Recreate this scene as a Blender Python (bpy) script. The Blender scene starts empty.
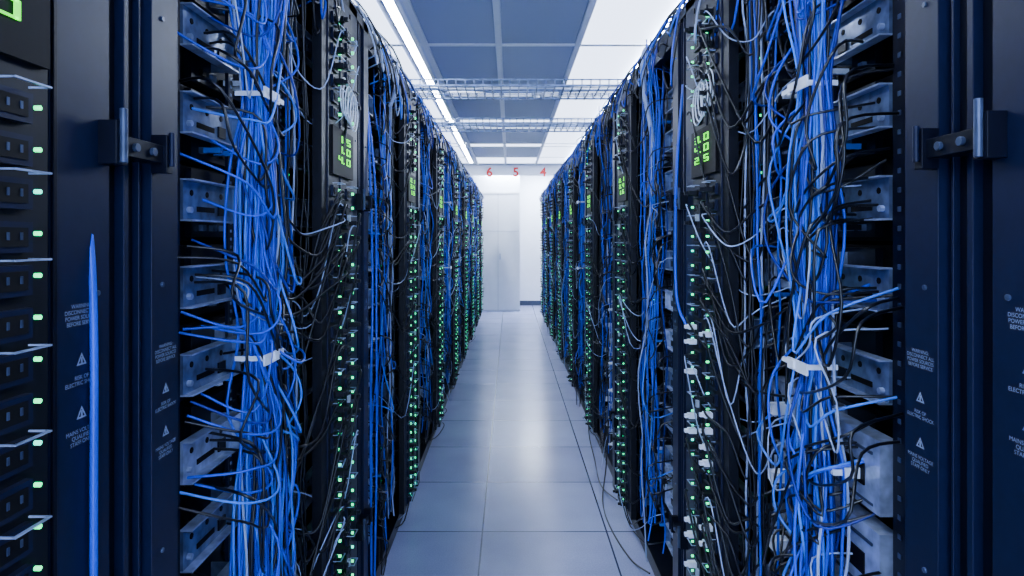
import bpy, bmesh, math, random
from mathutils import Vector

# ------------------------------------------------------------------ materials
def _tree(name):
    m = bpy.data.materials.new(name); m.use_nodes = True
    nt = m.node_tree
    b = nt.nodes.get('Principled BSDF')
    return m, nt, b

def mat(name, col, rough=0.5, metal=0.0, nscale=20.0, var=0.25, bump=0.0, spec=0.5):
    m, nt, b = _tree(name)
    tc = nt.nodes.new('ShaderNodeTexCoord')
    n = nt.nodes.new('ShaderNodeTexNoise'); n.inputs['Scale'].default_value = nscale
    n.inputs['Detail'].default_value = 2
    nt.links.new(tc.outputs['Object'], n.inputs['Vector'])
    r = nt.nodes.new('ShaderNodeValToRGB')
    r.color_ramp.elements[0].position = 0.3
    r.color_ramp.elements[1].position = 0.7
    r.color_ramp.elements[0].color = tuple(c*(1-var) for c in col)+(1,)
    r.color_ramp.elements[1].color = tuple(min(1, c*(1+var)) for c in col)+(1,)
    nt.links.new(n.outputs['Fac'], r.inputs['Fac'])
    nt.links.new(r.outputs['Color'], b.inputs['Base Color'])
    b.inputs['Roughness'].default_value = rough
    b.inputs['Metallic'].default_value = metal
    b.inputs['Specular IOR Level'].default_value = spec
    return m

def emis(name, col, strength, base=None):
    m, nt, b = _tree(name)
    b.inputs['Base Color'].default_value = tuple(base or col)+(1,)
    b.inputs['Emission Color'].default_value = tuple(col)+(1,)
    b.inputs['Emission Strength'].default_value = strength
    return m

M = {}
M['frame']  = mat('navy_powder_coat', (0.0045, 0.0072, 0.027), 0.40, 0.0, 60, 0.12, spec=.22)
M['frame2'] = mat('dark_rack_steel', (0.0020, 0.0028, 0.009), 0.4, 0.0, 40, 0.2, spec=.18)
M['black']  = mat('black_plastic', (0.002, 0.0028, 0.007), 0.45, 0.0, 50, 0.25, spec=.25)
M['inner']  = mat('rack_interior', (0.0012, 0.0016, 0.004), 0.7, 0.0, 12, 0.3, spec=.2)
M['hole']   = mat('socket_black', (0.0008, 0.0008, 0.002), 0.6, 0.0, 12, 0.2, spec=.2)
M['steel']  = mat('zinc_steel', (0.13, 0.18, 0.31), 0.30, 0.5, 35, 0.45)
M['silver'] = mat('bright_zinc', (0.38, 0.45, 0.64), 0.30, 0.4, 35, 0.35)
M['steel2'] = mat('dark_steel', (0.05, 0.07, 0.13), 0.35, 0.4, 35, 0.3)
M['chassis']= mat('server_chassis', (0.004, 0.006, 0.016), 0.4, 0.2, 30, 0.35, spec=.4)
M['white']  = mat('white_plastic', (0.80, 0.86, 0.97), 0.4, 0.0, 30, 0.05)
M['grey']   = mat('grey_plastic', (0.35, 0.40, 0.50), 0.5, 0.0, 30, 0.1)
M['label']  = mat('label_print', (0.20, 0.25, 0.38), 0.7, 0.0, 30, 0.05)
M['blue']   = mat('blue_cable_jacket', (0.005, 0.070, 0.68), 0.32, 0.0, 4, 0.3, spec=.4)
M['blue2']  = mat('light_blue_cable_jacket', (0.035, 0.20, 0.92), 0.32, 0.0, 4, 0.25, spec=.4)
M['blue3']  = mat('dark_blue_cable_jacket', (0.002, 0.016, 0.26), 0.35, 0.0, 4, 0.35, spec=.35)
M['bcable'] = mat('black_cable_jacket', (0.002, 0.003, 0.007), 0.28, 0.0, 6, 0.3, spec=.5)
M['gcable'] = mat('grey_cable_jacket', (0.34, 0.43, 0.66), 0.45, 0.0, 6, 0.2)
M['led']    = emis('green_led', (0.0, 1.0, 0.30), 3.4)
M['cyanled']= emis('cyan_led', (0.02, 0.9, 0.6), 3.4)
M['digit']  = emis('green_seven_segment', (0.08, 1.0, 0.02), 1.7)
M['red']    = mat('red_print', (0.75, 0.02, 0.02), 0.5, 0, 10, 0.05)
M['wall']   = mat('white_wall_paint', (0.86, 0.90, 0.98), 0.6, 0.0, 8, 0.02)
M['ceil']   = mat('ceiling_tile_white', (0.78, 0.84, 0.97), 0.7, 0.0, 60, 0.03)
M['tbar']   = mat('white_t_bar', (0.88, 0.92, 1.0), 0.4, 0.0, 30, 0.03)
M['base']   = mat('baseboard_grey', (0.03, 0.04, 0.07), 0.5, 0.0, 30, 0.1)
M['lamp']   = emis('luminaire_diffuser', (0.74, 0.84, 1.0), 95.0)
M['ceil_glow']    = emis('luminous_ceiling_tile', (0.64, 0.75, 1.0), 4.6, (.7, .75, .85))  # white ceiling tiles with added emission, to look bright and light the aisle

def floor_mat():
    m, nt, b = _tree('raised_floor_tile')
    N = nt.nodes.new; L = nt.links.new
    tc = N('ShaderNodeTexCoord'); sep = N('ShaderNodeSeparateXYZ')
    L(tc.outputs['Object'], sep.inputs[0])
    def line(sock, off):
        a = N('ShaderNodeMath'); a.operation = 'ADD'; a.inputs[1].default_value = off+60.0
        L(sock, a.inputs[0])
        d = N('ShaderNodeMath'); d.operation = 'DIVIDE'; d.inputs[1].default_value = 0.6
        L(a.outputs[0], d.inputs[0])
        f = N('ShaderNodeMath'); f.operation = 'FRACT'; L(d.outputs[0], f.inputs[0])
        s = N('ShaderNodeMath'); s.operation = 'SUBTRACT'; s.inputs[1].default_value = 0.5
        L(f.outputs[0], s.inputs[0])
        ab = N('ShaderNodeMath'); ab.operation = 'ABSOLUTE'; L(s.outputs[0], ab.inputs[0])
        g = N('ShaderNodeMath'); g.operation = 'GREATER_THAN'; g.inputs[1].default_value = 0.4935
        L(ab.outputs[0], g.inputs[0])
        fl = N('ShaderNodeMath'); fl.operation = 'FLOOR'; L(d.outputs[0], fl.inputs[0])
        return g.outputs[0], fl.outputs[0]
    gx, fx = line(sep.outputs['X'], 0.133)
    gy, fy = line(sep.outputs['Y'], -2.96+3.0)
    mx = N('ShaderNodeMath'); mx.operation = 'MAXIMUM'; L(gx, mx.inputs[0]); L(gy, mx.inputs[1])
    cmb = N('ShaderNodeCombineXYZ'); L(fx, cmb.inputs[0]); L(fy, cmb.inputs[1])
    wn = N('ShaderNodeTexWhiteNoise'); wn.noise_dimensions = '3D'; L(cmb.outputs[0], wn.inputs['Vector'])
    n1 = N('ShaderNodeTexNoise'); n1.inputs['Scale'].default_value = 160; n1.inputs['Detail'].default_value = 3
    L(tc.outputs['Object'], n1.inputs['Vector'])
    n2 = N('ShaderNodeTexNoise'); n2.inputs['Scale'].default_value = 3; n2.inputs['Detail'].default_value = 5
    L(tc.outputs['Object'], n2.inputs['Vector'])
    add = N('ShaderNodeMath'); add.operation = 'ADD'; L(n1.outputs['Fac'], add.inputs[0]); L(n2.outputs['Fac'], add.inputs[1])
    add2 = N('ShaderNodeMath'); add2.operation = 'MULTIPLY_ADD'; L(wn.outputs['Value'], add2.inputs[0])
    add2.inputs[1].default_value = 0.25; L(add.outputs[0], add2.inputs[2])
    mr = N('ShaderNodeMapRange'); mr.inputs['From Min'].default_value = 0.7; mr.inputs['From Max'].default_value = 1.5
    L(add2.outputs[0], mr.inputs['Value'])
    cr = N('ShaderNodeMix'); cr.data_type = 'RGBA'
    cr.inputs['A'].default_value = (0.30, 0.33, 0.54, 1); cr.inputs['B'].default_value = (0.46, 0.50, 0.76, 1)
    L(mr.outputs[0], cr.inputs['Factor'])
    c2 = N('ShaderNodeMix'); c2.data_type = 'RGBA'
    c2.inputs['B'].default_value = (0.04, 0.05, 0.10, 1)
    L(mx.outputs[0], c2.inputs['Factor']); L(cr.outputs['Result'], c2.inputs['A'])
    L(c2.outputs['Result'], b.inputs['Base Color'])
    b.inputs['Roughness'].default_value = 0.22
    b.inputs['Specular IOR Level'].default_value = 0.8
    return m
M['floor'] = floor_mat()

def grille_mat():
    m, nt, b = _tree('perforated_ceiling_grille')
    N = nt.nodes.new; L = nt.links.new
    tc = N('ShaderNodeTexCoord')
    v = N('ShaderNodeTexVoronoi'); v.inputs['Scale'].default_value = 45; v.inputs['Randomness'].default_value = 0.0
    L(tc.outputs['Object'], v.inputs['Vector'])
    g = N('ShaderNodeMath'); g.operation = 'GREATER_THAN'; g.inputs[1].default_value = 0.36
    L(v.outputs['Distance'], g.inputs[0])
    c = N('ShaderNodeMix'); c.data_type = 'RGBA'
    c.inputs['A'].default_value = (0.05, 0.065, 0.12, 1); c.inputs['B'].default_value = (0.33, 0.39, 0.53, 1)
    L(g.outputs[0], c.inputs['Factor']); L(c.outputs['Result'], b.inputs['Base Color'])
    b.inputs['Roughness'].default_value = 0.5
    return m
M['grille'] = grille_mat()

# ------------------------------------------------------------------ mesh builder
class MB:
    def __init__(s): s.v = []; s.f = []; s.m = []
    def box(s, a, b, c, d, e, f, m):
        i = len(s.v)
        s.v += [(a,c,e),(b,c,e),(b,d,e),(a,d,e),(a,c,f),(b,c,f),(b,d,f),(a,d,f)]
        s.f += [(i,i+3,i+2,i+1),(i+4,i+5,i+6,i+7),(i,i+1,i+5,i+4),(i+1,i+2,i+6,i+5),(i+2,i+3,i+7,i+6),(i+3,i,i+4,i+7)]
        s.m += [m]*6
    def cyl(s, p, axis, r, h, n, m):
        i = len(s.v)
        o = [(1,2),(2,0),(0,1)][axis]
        for t in (0, h):
            for k in range(n):
                q = [p[0], p[1], p[2]]
                q[axis] += t
                q[o[0]] += r*math.cos(2*math.pi*k/n); q[o[1]] += r*math.sin(2*math.pi*k/n)
                s.v.append(tuple(q))
        s.f.append(tuple(range(i+n-1, i-1, -1))); s.m.append(m)
        s.f.append(tuple(range(i+n, i+2*n))); s.m.append(m)
        for k in range(n):
            s.f.append((i+k, i+(k+1)%n, i+n+(k+1)%n, i+n+k)); s.m.append(m)
    def mesh(s, name, sx=1):
        me = bpy.data.meshes.new(name)
        vs = [(x*sx, y, z) for x, y, z in s.v]
        me.from_pydata(vs, [], s.f)
        used = sorted(set(s.m)); loc = {k: i for i, k in enumerate(used)}
        for k in used: me.materials.append(M[k])
        for p, k in zip(me.polygons, s.m): p.material_index = loc[k]
        bm = bmesh.new(); bm.from_mesh(me)
        bmesh.ops.recalc_face_normals(bm, faces=bm.faces)
        bm.to_mesh(me); bm.free()
        me.update()
        return me

COL = bpy.context.scene.collection
def obj(name, data, parent=None, loc=(0,0,0), rot=(0,0,0)):
    o = bpy.data.objects.new(name, data)
    COL.objects.link(o)
    o.location = loc; o.rotation_euler = rot
    if parent: o.parent = parent
    return o
def wobj(name, data, parent):
    return obj(name, data, parent, tuple(-c for c in parent.location))

# ------------------------------------------------------------------ cables
def catmull(P, n):
    out = []
    Q = [P[0]] + P + [P[-1]]
    for i in range(1, len(Q)-2):
        a, b, c, d = Q[i-1], Q[i], Q[i+1], Q[i+2]
        for k in range(n):
            t = k/n
            out.append(tuple(0.5*((2*b[j]) + (-a[j]+c[j])*t + (2*a[j]-5*b[j]+4*c[j]-d[j])*t*t
                                  + (-a[j]+3*b[j]-3*c[j]+d[j])*t**3) for j in range(3)))
    out.append(tuple(P[-1]))
    return out

def cable_curve(name, specs, sx=1, res=1):
    cu = bpy.data.curves.new(name, 'CURVE'); cu.dimensions = '3D'
    cu.bevel_depth = 1.0; cu.bevel_resolution = res; cu.use_fill_caps = True
    used = sorted(set(sp[1] for sp in specs)); loc = {k: i for i, k in enumerate(used)}
    for k in used: cu.materials.append(M[k])
    for P, mk, r, n in specs:
        pts = catmull(P, n)
        s = cu.splines.new('POLY'); s.points.add(len(pts)-1)
        flat = []
        for p in pts: flat += [p[0]*sx, p[1], p[2], 1.0]
        s.points.foreach_set('co', flat)
        s.points.foreach_set('radius', [r]*len(pts))
        s.material_index = loc[mk]; s.use_smooth = True
    return cu

def bluekey(R):
    x = R.random()
    return 'blue' if x < .55 else ('blue2' if x < .80 else 'blue3')

TIES = (1.72, 1.17)
def pinch(z):
    f = 1.0
    for t in TIES: f -= 0.5*math.exp(-((z-t)/0.13)**2)
    return f

def blue_bundle(R, uc, n_trunk, n_branch, n, side, spread=.036, nearp=.72):
    S = []
    for i in range(n_trunk):
        du = R.gauss(0, spread); dv = R.gauss(0, .018)
        P = []; z = 2.24; wu = wv = 0
        zend = R.choice([.03, .1, .2, .4])
        x = R.random()
        key = bluekey(R) if x < .82 else ('gcable' if x < .85 else 'bcable')
        while z > zend:
            wu = wu*.75 + R.gauss(0, .013); wv = wv*.7 + R.gauss(0, .009)
            f = pinch(z)
            P.append((.015+(dv+wv)*f, uc+(du+wu)*f + .012*math.sin(z*2.3+side), z))
            z -= R.uniform(.10, .18)
        S.append((P, key, .0029, n))
    for i in range(n_branch):
        du = R.gauss(0, spread); dv = R.gauss(0, .02)
        zb = R.uniform(.3, 2.05)
        P = []; z = 2.24
        while z > zb:
            f = pinch(z)
            P.append((.015+dv*f+R.gauss(0,.004), uc+du*f+R.gauss(0,.005), z)); z -= .17
        if not P: P = [(.015, uc, 2.24)]
        near = R.random() < nearp
        tu = R.uniform(.13, .26) if near else R.uniform(.50, .66)
        zt = zb - R.uniform(-.02, .16)
        out = -R.uniform(0, .05)
        P.append((out, uc + (tu-uc)*.25, zb - R.uniform(.03, .12)))
        P.append((out*.6+.01, uc + (tu-uc)*.7, zt - R.uniform(.0, .06)))
        P.append((.09, tu, zt))
        S.append((P, bluekey(R) if R.random() < .85 else 'bcable', .0026, n))
    for i in range(n_branch//4):
        z0 = R.uniform(.4, 2.0); d = R.uniform(.1, .4)
        P = [(.02, uc+R.gauss(0,.02), z0), (-.02, uc+R.uniform(.06,.14), z0-d*.4),
             (-.025, uc+R.uniform(.06,.16), z0-d*.8), (0, uc+R.uniform(.02,.1), z0-d*1.1), (.03, uc, z0-d*1.3)]
        S.append((P, bluekey(R), .0026, n))
    return S

def power_cables(R, count, n, whitefrac, runs, loops):
    S = []
    for i in range(count):
        z0 = R.uniform(.1, 2.05)
        if 1.58 < z0 < 1.78: z0 -= .25
        u0 = .80 if R.random() < .8 else .965
        drop = R.uniform(.05, .40)
        key = 'gcable' if R.random() < whitefrac else 'bcable'
        r = .0034 if key == 'bcable' else .0018
        o = -R.uniform(.03, .06)
        tu = R.uniform(.44, .68)
        zt = max(.08, z0 - drop*R.uniform(-.2, 1.0))
        P = [(-.045, u0, z0), (o, u0-R.uniform(.02,.04), z0-.012),
             (o*.4, u0-R.uniform(.09,.13), max(.05, z0-drop*.6)),
             (.02, (u0+tu)/2-.06, max(.04, min(z0, zt)-R.uniform(.03,.13))),
             (.04, tu, zt-.03), (.09, tu-R.uniform(0,.05), zt)]
        S.append((P, key, r, n))
    for i in range(runs):
        u = R.uniform(.56, .69) if R.random() < .8 else R.uniform(1.015, 1.03); P = []; z = 2.2; w = 0; v = R.uniform(.02, .06)
        while z > .05:
            w = w*.8 + R.gauss(0, .010)
            P.append((v+R.gauss(0,.005), u+w, z)); z -= .16
        x = R.random()
        S.append((P, 'bcable' if x < .70 else ('blue' if x < .9 else 'gcable'), .0028, n))
    for i in range(loops):
        z0 = R.uniform(.2, 2.1); d = R.uniform(.08, .35); u0 = R.uniform(.14, .30)
        P = [(.09, u0, z0), (-R.uniform(-.02,.03), u0+R.gauss(0,.03), z0-.02),
             (-R.uniform(0,.04), u0+R.uniform(-.06,.12), z0-d*.6), (-.01, u0+R.uniform(-.02,.2), z0-d),
             (.02, u0+R.uniform(.1,.25), z0-d*R.uniform(.2,.9)), (.09, u0+R.uniform(.1,.3), z0-d*.5)]
        g = R.random() < whitefrac*.5
        S.append((P, 'gcable' if g else 'bcable', .0018 if g else .0029, n))
    return S

def top_loops(R, count, n):
    S = []
    for i in range(count):
        u = R.uniform(-.2, .9); w = R.uniform(.05, .30); d = R.uniform(.03, .26)
        o = -R.uniform(.0, .06)
        P = [(.12, u, 2.235), (.02, u+.02, 2.25), (o, u+w*.3, 2.2-d*.5), (o, u+w*.6, 2.2-d), (o*.5, u+w, 2.2-d*.6), (.06, u+w*1.1, 2.12-d*.3)]
        k = bluekey(R) if R.random() < .4 else ('bcable' if R.random() < .8 else 'gcable')
        S.append((P, k, .0030, n))
    return S

# ------------------------------------------------------------------ rack parts
def frame_mesh(side, last=False):
    b = MB()
    b.box(0, .045, -.27, -.165, 0, 2.2, 'frame')
    b.box(-.004, .0, -.268, -.262, .05, 2.15, 'frame2')
    b.box(.018, .06, -.165, -.07, 0, 2.2, 'frame2')
    b.box(.004, .018, -.128, -.118, 0.03, 2.17, 'frame')
    b.box(.008, .018, -.088, -.084, 0.03, 2.17, 'frame')
    b.box(0, .05, -.07, 0, 0, 2.2, 'frame')
    b.box(.05, .9, -.125, -.11, .04, 2.18, 'frame2')
    b.box(0, .9, -.27, 1.03, 2.17, 2.2, 'frame2')
    b.box(.9, .915, -.27, 1.03, 0, 2.2, 'frame2')
    b.box(.02, .9, -.27, 1.03, 0, .06, 'frame2')
    b.box(.0, .03, 0, 1.03, 2.12, 2.17, 'frame')
    for u0, u1 in ((.13, .165), (.985, 1.02)):
        b.box(.085, .10, u0, u1, .06, 2.15, 'frame2')
        z = .1
        while z < 2.13:
            b.box(.0835, .085, u0+.011, u0+.020, z, z+.009, 'steel2')
            z += .0333
    for u0 in (.40, .70):
        b.box(.104, .112, u0, u0+.022, .06, 2.15, 'frame')
        z = .1
        while z < 2.13:
            b.box(.1025, .104, u0+.007, u0+.015, z, z+.007, 'steel')
            z += .018
    z = .15
    while z < 2.15:
        b.cyl((-.003, -.045, z), 0, .004, .003, 8, 'steel2')
        b.cyl((-.003, -.19, z), 0, .004, .003, 8, 'steel2')
        z += .4
    for zc in (1.545, .42):
        b.box(-.018, .018, -.165, -.07, zc-.016, zc+.010, 'frame2')
        b.box(-.024, .0, -.188, -.165, zc-.03, zc+.026, 'frame2')
        b.box(-.024, .0, -.073, -.057, zc-.03, zc+.026, 'frame2')
        b.cyl((-.027, -.178, zc-.028), 2, .005, .07, 10, 'steel2')
        b.cyl((-.027, -.065, zc-.02), 2, .004, .05, 10, 'frame')
        b.cyl((-.023, -.14, zc-.003), 0, .006, .01, 10, 'steel2')
        b.cyl((-.023, -.10, zc-.003), 0, .006, .01, 10, 'steel2')
    for v0 in (.02, .34):
        b.box(v0, v0+.01, -.27, 1.03, 2.20, 2.235, 'steel2')
    for q in range(5):
        b.box(.03, .34, -.2+.26*q, -.18+.26*q, 2.201, 2.211, 'steel2')
    if last:
        b.box(0, .9, 1.03, 1.05, 0, 2.2, 'frame')
    return b.mesh('rack_frame_mesh', side)

def equipment_mesh(side, R, silver_low):
    b = MB()
    z = .09; i = 0
    while z < 2.0:
        h = .165
        low = z < 1.05
        silver = silver_low and low
        b.box(.15, .82, .19, .97, z+.004, z+h-.004, 'inner')
        b.box(.135, .15, .30, .86, z+.012, z+h*.48, 'chassis')
        b.box(.135, .15, .30, .86, z+h*.52, z+h-.01, 'chassis')
        for fu in (.46, .54, .62):
            b.cyl((.130, fu, z+h*.73), 0, .028, .006, 16, 'frame2')
            b.cyl((.128, fu, z+h*.73), 0, .010, .003, 10, 'steel2')
            b.box(.127, .130, fu-.028, fu+.028, z+h*.73-.0015, z+h*.73+.0015, 'steel2')
            b.box(.127, .130, fu-.0015, fu+.0015, z+h*.73-.028, z+h*.73+.028, 'steel2')
        for k in range(8):
            pu = .33+.045*k
            b.box(.126, .136, pu, pu+.016, z+.025, z+.038, 'hole' if R.random() < .6 else 'steel')
            if R.random() < .35:
                b.box(.09, .13, pu+.002, pu+.014, z+.026, z+.037, R.choice(['blue2', 'white', 'black', 'black']))
        b.box(.11, .118, .62, .66, z+.06, z+.066, 'silver'); b.box(.11, .135, .62, .624, z+.06, z+.066, 'silver'); b.box(.11, .135, .656, .66, z+.06, z+.066, 'silver')
        for (u0, u1, flip) in ((.18, .385, 0), (.74, .965, 1)):
            zz = z+.045; hh = .074
            mk = 'silver' if R.random() < .2 else 'steel'
            b.box(.088, .094, u0, u1, zz, zz+hh, mk)
            b.box(.070, .094, u0, u1, zz+hh, zz+hh+.003, 'silver')
            b.box(.070, .094, u0, u1, zz-.003, zz, 'silver')
            e = u1 if not flip else u0
            b.box(.070, .14, e-.002, e+.002, zz, zz+hh, mk)
            for q in (.03, .09, .15):
                b.cyl((.0865, u0+q, zz+hh*.7), 0, .006, .003, 8, 'hole')
            b.box(.0865, .089, u0+.05, u0+.12, zz+hh*.22, zz+hh*.36, 'hole')
            b.box(.084, .089, u0+.135, u0+.165, zz+hh*.15, zz+hh*.45, 'frame2')
            b.cyl((.080, u0+.018, zz+hh*.25), 0, .006, .008, 8, 'silver')
        if silver or R.random() < .15:
            for pu in (.40, .56):
                b.box(.095, .15, pu, pu+.13, z+.05, z+h-.02, 'silver')
                b.box(.092, .095, pu+.01, pu+.05, z+.07, z+.105, 'hole')
                b.cyl((.092, pu+.09, z+.095), 0, .027, .003, 14, 'frame2')
                b.box(.07, .076, pu+.05, pu+.056, z+.06, z+.13, 'silver')
                if silver and R.random() < .8:
                    b.box(.05, .092, pu+.014, pu+.044, z+.075, z+.10, 'white')
            if silver:
                b.box(.065, .10, .17, .385, z+.012, z+.145, 'silver')
                b.box(.062, .065, .215, .30, z+.05, z+.09, 'hole')
                b.box(.062, .065, .19, .37, z+.115, z+.12, 'steel2')
                b.box(.0635, .065, .19, .37, z+.022, z+.027, 'steel2')
                for q in range(5): b.box(.062, .065, .315+.012*q, .321+.012*q, z+.04, z+.10, 'hole')
                b.box(.035, .041, .33, .336, z+.03, z+.12, 'silver'); b.box(.035, .065, .33, .336, z+.03, z+.036, 'silver'); b.box(.035, .065, .33, .336, z+.114, z+.12, 'silver')
                if R.random() < .8:
                    b.box(.035, .062, .225, .247, z+.058, z+.078, 'white')
                    b.box(.015, .035, .230, .242, z+.062, z+.073, 'white')
        for q in range(2):
            b.box(.131, .135, .845, .852, z+.03+.06*q, z+.036+.06*q, 'led')
        z += h; i += 1
    return b.mesh('equipment_mesh', side)

def pdu_mesh(side, R, white_low, plug=.62, ledr=.0036, stick=.0115):
    b = MB()
    b.box(-.012, .014, .70, 1.012, .08, 2.12, 'black')
    b.box(-.016, -.012, .745, .75, .1, 2.1, 'frame'); b.box(-.016, -.012, .872, .877, .1, 2.1, 'frame')
    z = .11; i = 0
    while z < 2.08:
        disp = 1.60 < z < 1.745
        for c, (us, ul) in enumerate(((.808, .85), (.955, .994))):
            if disp: continue
            b.box(-.020, -.012, us-.026, us+.026, z-.016, z+.016, 'frame')
            b.box(-.0215, -.020, us-.018, us+.018, z-.010, z+.010, 'hole')
            b.box(-.0225, -.0215, us-.010, us-.007, z-.003, z+.005, 'steel2')
            b.box(-.0225, -.0215, us+.007, us+.010, z-.003, z+.005, 'steel2')
            if i % 2 == 0:
                b.box(-.040, -.018, us-.024, us-.022, z+.021, z+.0230, 'silver')
                b.box(-.040, -.018, us+.022, us+.024, z+.021, z+.0230, 'silver')
                b.box(-.042, -.039, us-.024, us+.024, z+.021, z+.0230, 'silver')
            b.cyl((-.012-stick, ul, z+.004), 0, ledr, stick, 10, 'led' if R.random() < .9 else 'cyanled')
            if R.random() < (plug if c == 0 else plug*.4):
                wl = white_low and z < 1.25 and R.random() < .75
                mk = 'white' if wl else 'black'
                b.box(-.045, -.021, us-.011, us+.011, z-.007, z+.007, mk)
                b.box(-.056, -.045, us-.006, us+.006, z-.005, z+.005, mk)
        z += .0452; i += 1
    b.box(-.020, -.012, .78, 1.005, 1.605, 1.745, 'hole')
    for zb in (1.45, .9, .4):
        b.box(-.03, -.012, .885, .915, zb, zb+.06, 'frame2'); b.box(-.038, -.03, .893, .907, zb+.02, zb+.04, 'grey')
    return b.mesh('pdu_mesh', side)

SEG = {'0':'abcdef','1':'bc','2':'abged','3':'abgcd','4':'fgbc','5':'afgcd','6':'afgecd','8':'abcdefg'}
def digits_mesh(side, lines):
    b = MB()
    H, W, T = .020, .040, .0026
    for r, txt in enumerate(lines):
        z0 = 1.705 - r*.031
        chars = []; pos = 0
        for ch in txt:
            chars.append((ch, pos)); pos += .024 if ch == '.' else .064
        tot = pos-.02
        for ch, p in chars:
            def ux(q):
                q = p+q
                return (.90 - tot/2 + q) if side < 0 else (.90 + tot/2 - q)
            def seg(q0, q1, za, zb):
                a, c = ux(q0), ux(q1)
                b.box(-.0225, -.0205, min(a, c), max(a, c), za, zb, 'digit')
            if ch == '.':
                seg(-.014, -.007, z0, z0+.004); continue
            for s in SEG[ch]:
                if s == 'a': seg(.003, W-.003, z0+H-T, z0+H)
                if s == 'g': seg(.003, W-.003, z0+H/2-T/2, z0+H/2+T/2)
                if s == 'd': seg(.003, W-.003, z0, z0+T)
                if s == 'f': seg(0, T*2.8, z0+H/2, z0+H)
                if s == 'e': seg(0, T*2.8, z0, z0+H/2)
                if s == 'b': seg(W-T*2.8, W, z0+H/2, z0+H)
                if s == 'c': seg(W-T*2.8, W, z0, z0+H/2)
    return b.mesh('pdu_digits_mesh', side)

def ties_mesh(side, uc):
    b = MB()
    for t in TIES:
        b.box(-.022, .045, uc-.045, uc-.042, t-.005, t+.005, 'white')
        b.box(-.022, -.019, uc-.045, uc+.05, t-.005, t+.005, 'white')
        b.box(-.026, -.022, uc-.065, uc+.015, t-.012, t+.010, 'white')
        b.box(-.030, -.026, uc-.02, uc+.002, t-.008, t+.008, 'white')
    return b.mesh('cable_tie_mesh', side)

def tri_mesh(side):
    b = MB()
    def tri(u, z, r):
        i = len(b.v)
        for rr in (r, r*.62):
            for k in range(3):
                a = math.pi/2 + k*2*math.pi/3
                b.v.append((-.0008, u+rr*math.cos(a), z+rr*math.sin(a)))
        for k in range(3):
            b.f.append((i+k, i+(k+1)%3, i+3+(k+1)%3, i+3+k)); b.m.append('label')
        b.box(-.0012, -.0006, u-.001, u+.001, z-.003, z+.004, 'label')
    for u, z0 in ((-.218, 1.30), (-.035, 1.22)):
        tri(u, z0-.03, .010); tri(u, z0-.095, .010)
    return b.mesh('warning_triangle_mesh', side)

txt_cache = {}
def warning_text(side, parent):
    for u, z0 in ((-.218, 1.30), (-.035, 1.22)):
        for j, (body, dz) in enumerate((("WARNING:\nDISCONNECT ALL\nPOWER SOURCES\nBEFORE SERVICE", .035), ("RISK OF\nELECTRIC SHOCK", -.052), ("MAINS VOLTAGE\nQUALIFIED\nSTAFF ONLY", -.117))):
            if body not in txt_cache:
                c = bpy.data.curves.new('warning_print', 'FONT'); c.body = body; c.size = .0070
                c.align_x = 'CENTER'; c.materials.append(M['label']); txt_cache[body] = c
            obj('warning_text', txt_cache[body], parent, (-.001*side, u, z0+dz), (math.pi/2, 0, math.pi/2 if side < 0 else -math.pi/2))

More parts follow.
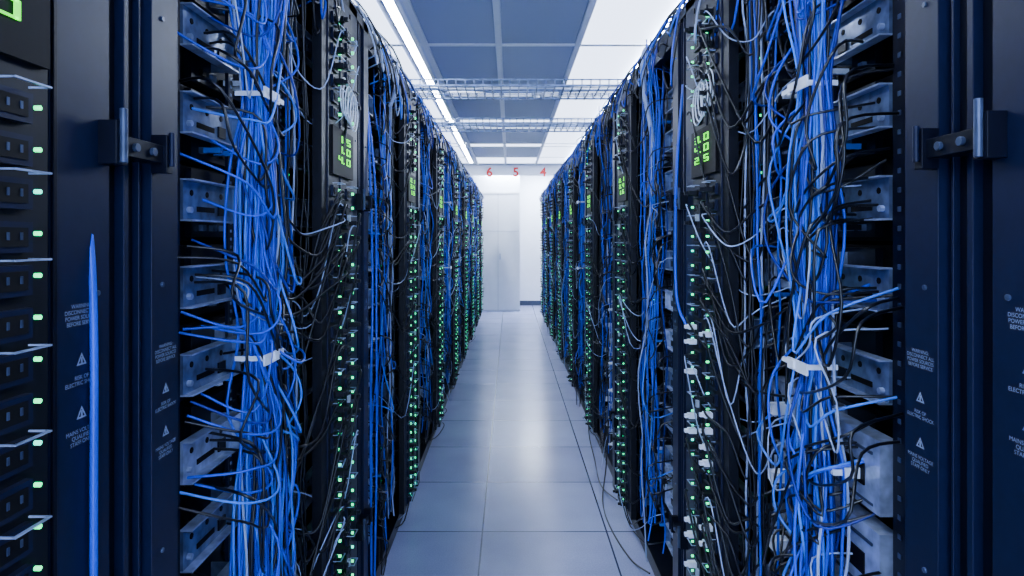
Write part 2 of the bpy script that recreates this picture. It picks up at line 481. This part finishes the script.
# ------------------------------------------------------------------ build rows
PITCH = 1.3
SIDES = {-1: (-.525, .967, .345), 1: (.588, .911, .315)}
RACK = {}
for s, (bx, y00, uc) in SIDES.items():
    R = random.Random(11 if s < 0 else 23)
    fm = frame_mesh(s); fl = frame_mesh(s, True)
    tri = tri_mesh(s); ties = ties_mesh(s, uc)
    eqs = [equipment_mesh(s, R, s > 0), equipment_mesh(s, R, False)]
    pdus = [pdu_mesh(s, R, s > 0, .70, .0042 if s < 0 else .0032), pdu_mesh(s, R, False, .55, .0055 if s < 0 else .0036), pdu_mesh(s, R, False, .12, .0026, .006)]
    digs = [digits_mesh(s, t) for t in ((('1.5','1.0','4.0') if s < 0 else ('3.0','4.0','2.5')), ('2.1','3.4','1.6'))]
    blues = [cable_curve('blue_cables', blue_bundle(R, uc, 62 if s < 0 else 60, 56 if s < 0 else 34, 5, s, .033 if s < 0 else .028), s, 1)]
    blacks = [cable_curve('power_cables', power_cables(R, 58, 5, .22, 14, 34 if s < 0 else 56), s, 1)]
    for q in range(3):
        blues.append(cable_curve('blue_cables', blue_bundle(R, uc, (10, 3, 6)[q]+(4 if s > 0 else 0), (5, 3, 3)[q], 3, s, .024), s, 1))
        blacks.append(cable_curve('power_cables', power_cables(R, 26, 3, .18, 14, 20), s, 1))
    tops = [cable_curve('top_cables', top_loops(R, 28, 4), s, 1) for q in range(3)]
    for k in range(-1, 8):
        e = obj('server_rack', None, None, (bx, y00+PITCH*k, 0)); e.empty_display_size = .1
        RACK[(s, k)] = e
        f = obj('frame', fl if k == 7 else fm, e)
        if k <= 2:
            bv = f.modifiers.new('bevel', 'BEVEL'); bv.width = .002; bv.segments = 2; bv.limit_method = 'ANGLE'
        near = k <= 0
        obj('servers', eqs[0 if k in (-1, 0, 2, 5) else 1], e)
        obj('power_distribution_unit', pdus[2 if k == -1 else (0 if k == 0 else 1)], e)
        obj('pdu_display_digits', digs[0 if near else (k % 2)], e)
        vi = 0 if near else 1+(k % 3)
        obj('network_cables', blues[vi], e)
        if k >= 0: obj('power_cables', blacks[vi], e)
        obj('top_cables', tops[k % 3], e)
        if vi <= 1: obj('cable_ties', ties, e)
        obj('warning_triangles', tri, e)
        if k <= 1: warning_text(s, e)

    S = []
    for i in range(26):
        P = []; y = -.8; w = R.uniform(.03, .3); z = 2.215+R.uniform(0, .06)
        while y < 11.6:
            P.append((w+R.gauss(0, .02), y, z+R.gauss(0, .012))); y += .45
        S.append((P, bluekey(R) if R.random() < .4 else 'bcable', .005, 3))
    obj('overhead_cable_bundle', cable_curve('overhead_cables', S, s, 1), None, (bx, 0, 0))

S = [([(-.545, .775, 1.47), (-.530, .770, 1.43), (-.521, .766, 1.3), (-.519, .763, 1.0), (-.519, .768, .6), (-.53, .775, .1)], 'blue', .0046, 8)]
wobj('hanging_blue_cable', cable_curve('hanging_cable', S, 1, 2), RACK[(-1, 0)])
S = [([(-.54, 2.33, 1.9), (-.515, 2.34, 1.6), (-.51, 2.335, 1.1), (-.512, 2.35, .6), (-.52, 2.34, .05)], 'blue', .0042, 8),
     ([(-.54, 2.28, 2.1), (-.515, 2.26, 1.6), (-.51, 2.27, 1.2), (-.512, 2.25, .8), (-.52, 2.3, .05)], 'blue', .0042, 8)]
wobj('hanging_blue_cable', cable_curve('hanging_cable', S, 1, 2), RACK[(-1, 1)])
S = [([(.60, 2.12, 1.95), (.575, 2.10, 1.7), (.57, 2.11, 1.45), (.575, 2.10, 1.2), (.60, 2.0, 1.1)], 'blue', .005, 8)]
wobj('hanging_blue_cable', cable_curve('hanging_cable', S, 1, 2), RACK[(1, 1)])

S = [([(.58, 3.6, .35), (.55, 3.5, .12), (.50, 3.3, .006), (.49, 3.0, .006), (.53, 2.7, .006), (.57, 2.5, .05)], 'bcable', .004, 8),
     ([(.57, 4.3, .3), (.54, 4.2, .1), (.54, 3.9, .006), (.52, 3.5, .006), (.56, 3.2, .05)], 'bcable', .004, 8)]
obj('floor_trailing_cable', cable_curve('floor_cable', S, 1, 2))

def conduit(name, pts, r, parent):
    pts = catmull(pts, 40)
    b = MB(); n = 10
    for i, p in enumerate(pts):
        q = Vector(pts[min(i+1, len(pts)-1)]) - Vector(pts[max(i-1, 0)])
        q.normalize()
        a = q.cross(Vector((1, 0, 0)))
        if a.length < .1: a = q.cross(Vector((0, 1, 0)))
        a.normalize(); c = q.cross(a)
        rr = r*(1.0 if i % 2 else .78)
        for k in range(n):
            t = 2*math.pi*k/n
            v = Vector(p)+a*rr*math.cos(t)+c*rr*math.sin(t); b.v.append(tuple(v))
    for i in range(len(pts)-1):
        for k in range(n):
            b.f.append((i*n+k, i*n+(k+1)%n, (i+1)*n+(k+1)%n, (i+1)*n+k)); b.m.append('gcable')
    wobj(name, b.mesh(name+'_mesh'), parent)
conduit('corrugated_conduit', [(.62, 2.75, 2.28), (.57, 2.62, 2.2), (.555, 2.55, 2.05), (.57, 2.5, 1.9), (.60, 2.55, 1.8)], .010, RACK[(1, 1)])
conduit('corrugated_conduit', [(-.60, 2.95, 2.3), (-.53, 2.85, 2.24), (-.51, 2.75, 2.1), (-.53, 2.7, 2.0)], .009, RACK[(-1, 1)])
for (cx, cy, cz, s) in ((.557, 1.72, 1.90, 1), (-.492, 1.82, 1.90, -1)):
    S = []
    for j in range(5):
        P = []
        for a in range(9):
            t = 2*math.pi*a/8
            P.append((cx+.004*j*(1 if cx < 0 else -1), cy+.045*math.cos(t)+.012*j, cz+.055*math.sin(t)-.010*j - .06))
        S.append((P, 'white', .0020, 4))
    wobj('coiled_patch_cable', cable_curve('coiled_cable', S, 1, 1), RACK[(s, 0)])

# ------------------------------------------------------------------ cross-aisle wire trays
for (ya, yb) in ((3.40, 3.72), (4.50, 4.86)):
    b = MB(); x0, x1 = -.80, .86; z = 2.262
    for y in (ya, yb):
        b.box(x0, x1, y-.006, y+.006, z, z+.010, 'steel')
        b.box(x0, x1, y-.003, y+.003, z+.035, z+.042, 'steel')
    for t in (.33, .66):
        y = ya+(yb-ya)*t; b.box(x0, x1, y-.003, y+.003, z, z+.006, 'steel')
    x = x0
    while x < x1:
        b.box(x-.003, x+.003, ya, yb, z-.004, z+.003, 'steel')
        for y in (ya, yb): b.box(x-.003, x+.003, y-.003, y+.003, z, z+.042, 'steel')
        x += .05
    tr = obj('wire_cable_tray', b.mesh('wire_cable_tray_mesh'))
    R = random.Random(int(ya*10)); S = []
    for i in range(5):
        P = []; x = x0; y = R.uniform(ya+.05, yb-.05)
        while x < x1+.1:
            P.append((x, y+R.gauss(0, .015), z+.014+R.uniform(0, .01))); x += .25
        S.append((P, R.choice(['gcable', 'white', 'gcable']), .005, 3))
    obj('tray_cables', cable_curve('tray_cable', S, 1, 1), tr)

# ------------------------------------------------------------------ room shell (front wall left out so world light fills the aisle)
XL, XR, YB, YF, ZC = -2.6, 2.7, -2.6, 12.9, 2.8
def slab(name, a, b_, c, d, e, f, mk):
    m = MB(); m.box(a, b_, c, d, e, f, mk); return obj(name, m.mesh(name+'_mesh'))
slab('floor', XL, XR, YB, YF, -.05, 0, 'floor')
slab('ceiling', XL, XR, YB, YF, ZC, ZC+.05, 'ceil')
slab('wall_left', XL-.1, XL, YB, YF, 0, ZC, 'wall')
slab('wall_right', XR, XR+.1, YB, YF, 0, ZC, 'wall')
slab('wall_back', XL, XR, YF, YF+.1, 0, ZC, 'wall')
slab('baseboard_back', .2, XR, YF-.015, YF, 0, .10, 'base')

b = MB()
b.box(-1.6, .19, 11.9, 12.9, 0, 2.8, 'wall')
p = b.mesh('wall_end_mesh'); obj('wall_end_partition', p)
b = MB()
b.box(-.62, .17, 11.87, 11.899, .02, 2.28, 'wall')
b.box(-.235, -.229, 11.866, 11.872, .02, 2.28, 'grey')
b.box(-.62, .17, 11.864, 11.872, 1.55, 1.556, 'grey')
b.box(-.20, -.185, 11.84, 11.87, 1.0, 1.12, 'silver')
b.box(-.66, .19, 11.86, 11.899, 2.28, 2.32, 'tbar')
obj('door_1', b.mesh('door_mesh'))
slab('trim_bulkhead', XL, XR, 11.45, 11.55, 2.60, ZC, 'wall')
for ch, x in (('6', -.385), ('5', .11), ('4', .62)):
    c = bpy.data.curves.new('bay_number', 'FONT'); c.body = ch; c.size = .23; c.extrude = .002
    c.offset = .006
    c.align_x = 'CENTER'; c.materials.append(M['red'])
    obj('bay_number_sign', c, None, (x, 11.44, 2.575), (math.pi/2, 0, 0))

b = MB()
segs = [(-1.8,-.65),(-.55,.6),(.68,1.82),(1.92, 3.07), (3.13, 4.3), (4.37, 5.5), (5.95, 7.0), (7.7, 8.8), (9.2, 10.3)]
for y0, y1 in segs:
    for x0, x1 in ((-.575, -.105), (-.055, .455)):
        b.box(x0, x1, y0, y1, ZC-.012, ZC-.002, 'grille')
obj('ceiling_grille_panels', b.mesh('ceiling_grille_mesh'))
b = MB()
ys = (-1.9, -.6, .64, 1.87, 3.10, 4.335, 5.55, 5.9, 7.05, 7.65, 8.85, 9.15, 10.35, 11.2)
for x in (-1.9, -1.25, -.60, -.08, .48, 1.05, 1.65, 2.2):
    b.box(x-.02, x+.02, YB, YF, ZC-.018, ZC-.001, 'tbar')
for y in ys:
    b.box(XL, XR, y-.02, y+.02, ZC-.017, ZC-.001, 'tbar')
obj('ceiling_grid_trim', b.mesh('ceiling_grid_mesh'))

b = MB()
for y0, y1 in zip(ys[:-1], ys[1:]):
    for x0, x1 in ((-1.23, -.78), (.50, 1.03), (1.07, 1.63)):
        b.box(x0, x1, y0+.02, y1-.02, ZC-.010, ZC-.002, 'ceil_glow')
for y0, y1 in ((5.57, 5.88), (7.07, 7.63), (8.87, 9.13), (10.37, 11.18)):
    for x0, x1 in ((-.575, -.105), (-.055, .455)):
        b.box(x0, x1, y0, y1, ZC-.010, ZC-.002, 'ceil_glow')
obj('glow_added_ceiling_tiles', b.mesh('glow_added_ceiling_mesh'))  # ordinary white tiles, no lamps; their glow is added
b = MB()
for y0, y1 in ((-2.3, -.7), (-.5, 1.2), (1.3, 3.0), (3.2, 5.4), (5.6, 7.0), (7.2, 8.8), (9.0, 11.0)):
    b.box(-.72, -.66, y0, y1, ZC-.03, ZC-.012, 'lamp')
    for (a, c) in ((-.735, -.72), (-.66, -.645)):
        b.box(a, c, y0-.01, y1+.01, ZC-.04, ZC, 'tbar')
b.box(-.5, .5, 11.62, 11.84, ZC-.03, ZC-.012, 'lamp')  # added lamp, unseen behind the bulkhead, brightens the aisle end
b.box(.3, 1.2, 12.1, 12.5, ZC-.03, ZC-.012, 'lamp')  # second added, unseen lamp to brighten the back wall
for y0, y1 in ((3.4, 5.4), (5.6, 7.0), (7.2, 8.8), (9.0, 11.0)):
    b.box(1.0, 1.08, y0, y1, ZC-.03, ZC-.012, 'lamp')
obj('ceiling_luminaire', b.mesh('ceiling_luminaire_mesh'))

b = MB()
b.cyl((.25, 5.72, ZC-.05), 2, .05, .04, 20, 'white'); b.cyl((.25, 5.72, ZC-.075), 2, .03, .03, 16, 'white')
obj('smoke_detector', b.mesh('smoke_detector_mesh'))

# ------------------------------------------------------------------ world & camera
w = bpy.data.worlds.new('world'); bpy.context.scene.world = w; w.use_nodes = True
w.node_tree.nodes['Background'].inputs[0].default_value = (.47, .63, 1, 1)
w.node_tree.nodes['Background'].inputs[1].default_value = 10.0  # added fill light, enters through the open end behind the camera
cd = bpy.data.cameras.new('camera'); cam = obj('camera', cd, None, (0, 0, 1.42), (math.pi/2, 0, 0))
cd.sensor_width = 36; cd.lens = 612/1024*36
cd.shift_y = -50/1024; cd.shift_x = 2/1024
cd.clip_start = .02
bpy.context.scene.camera = cam
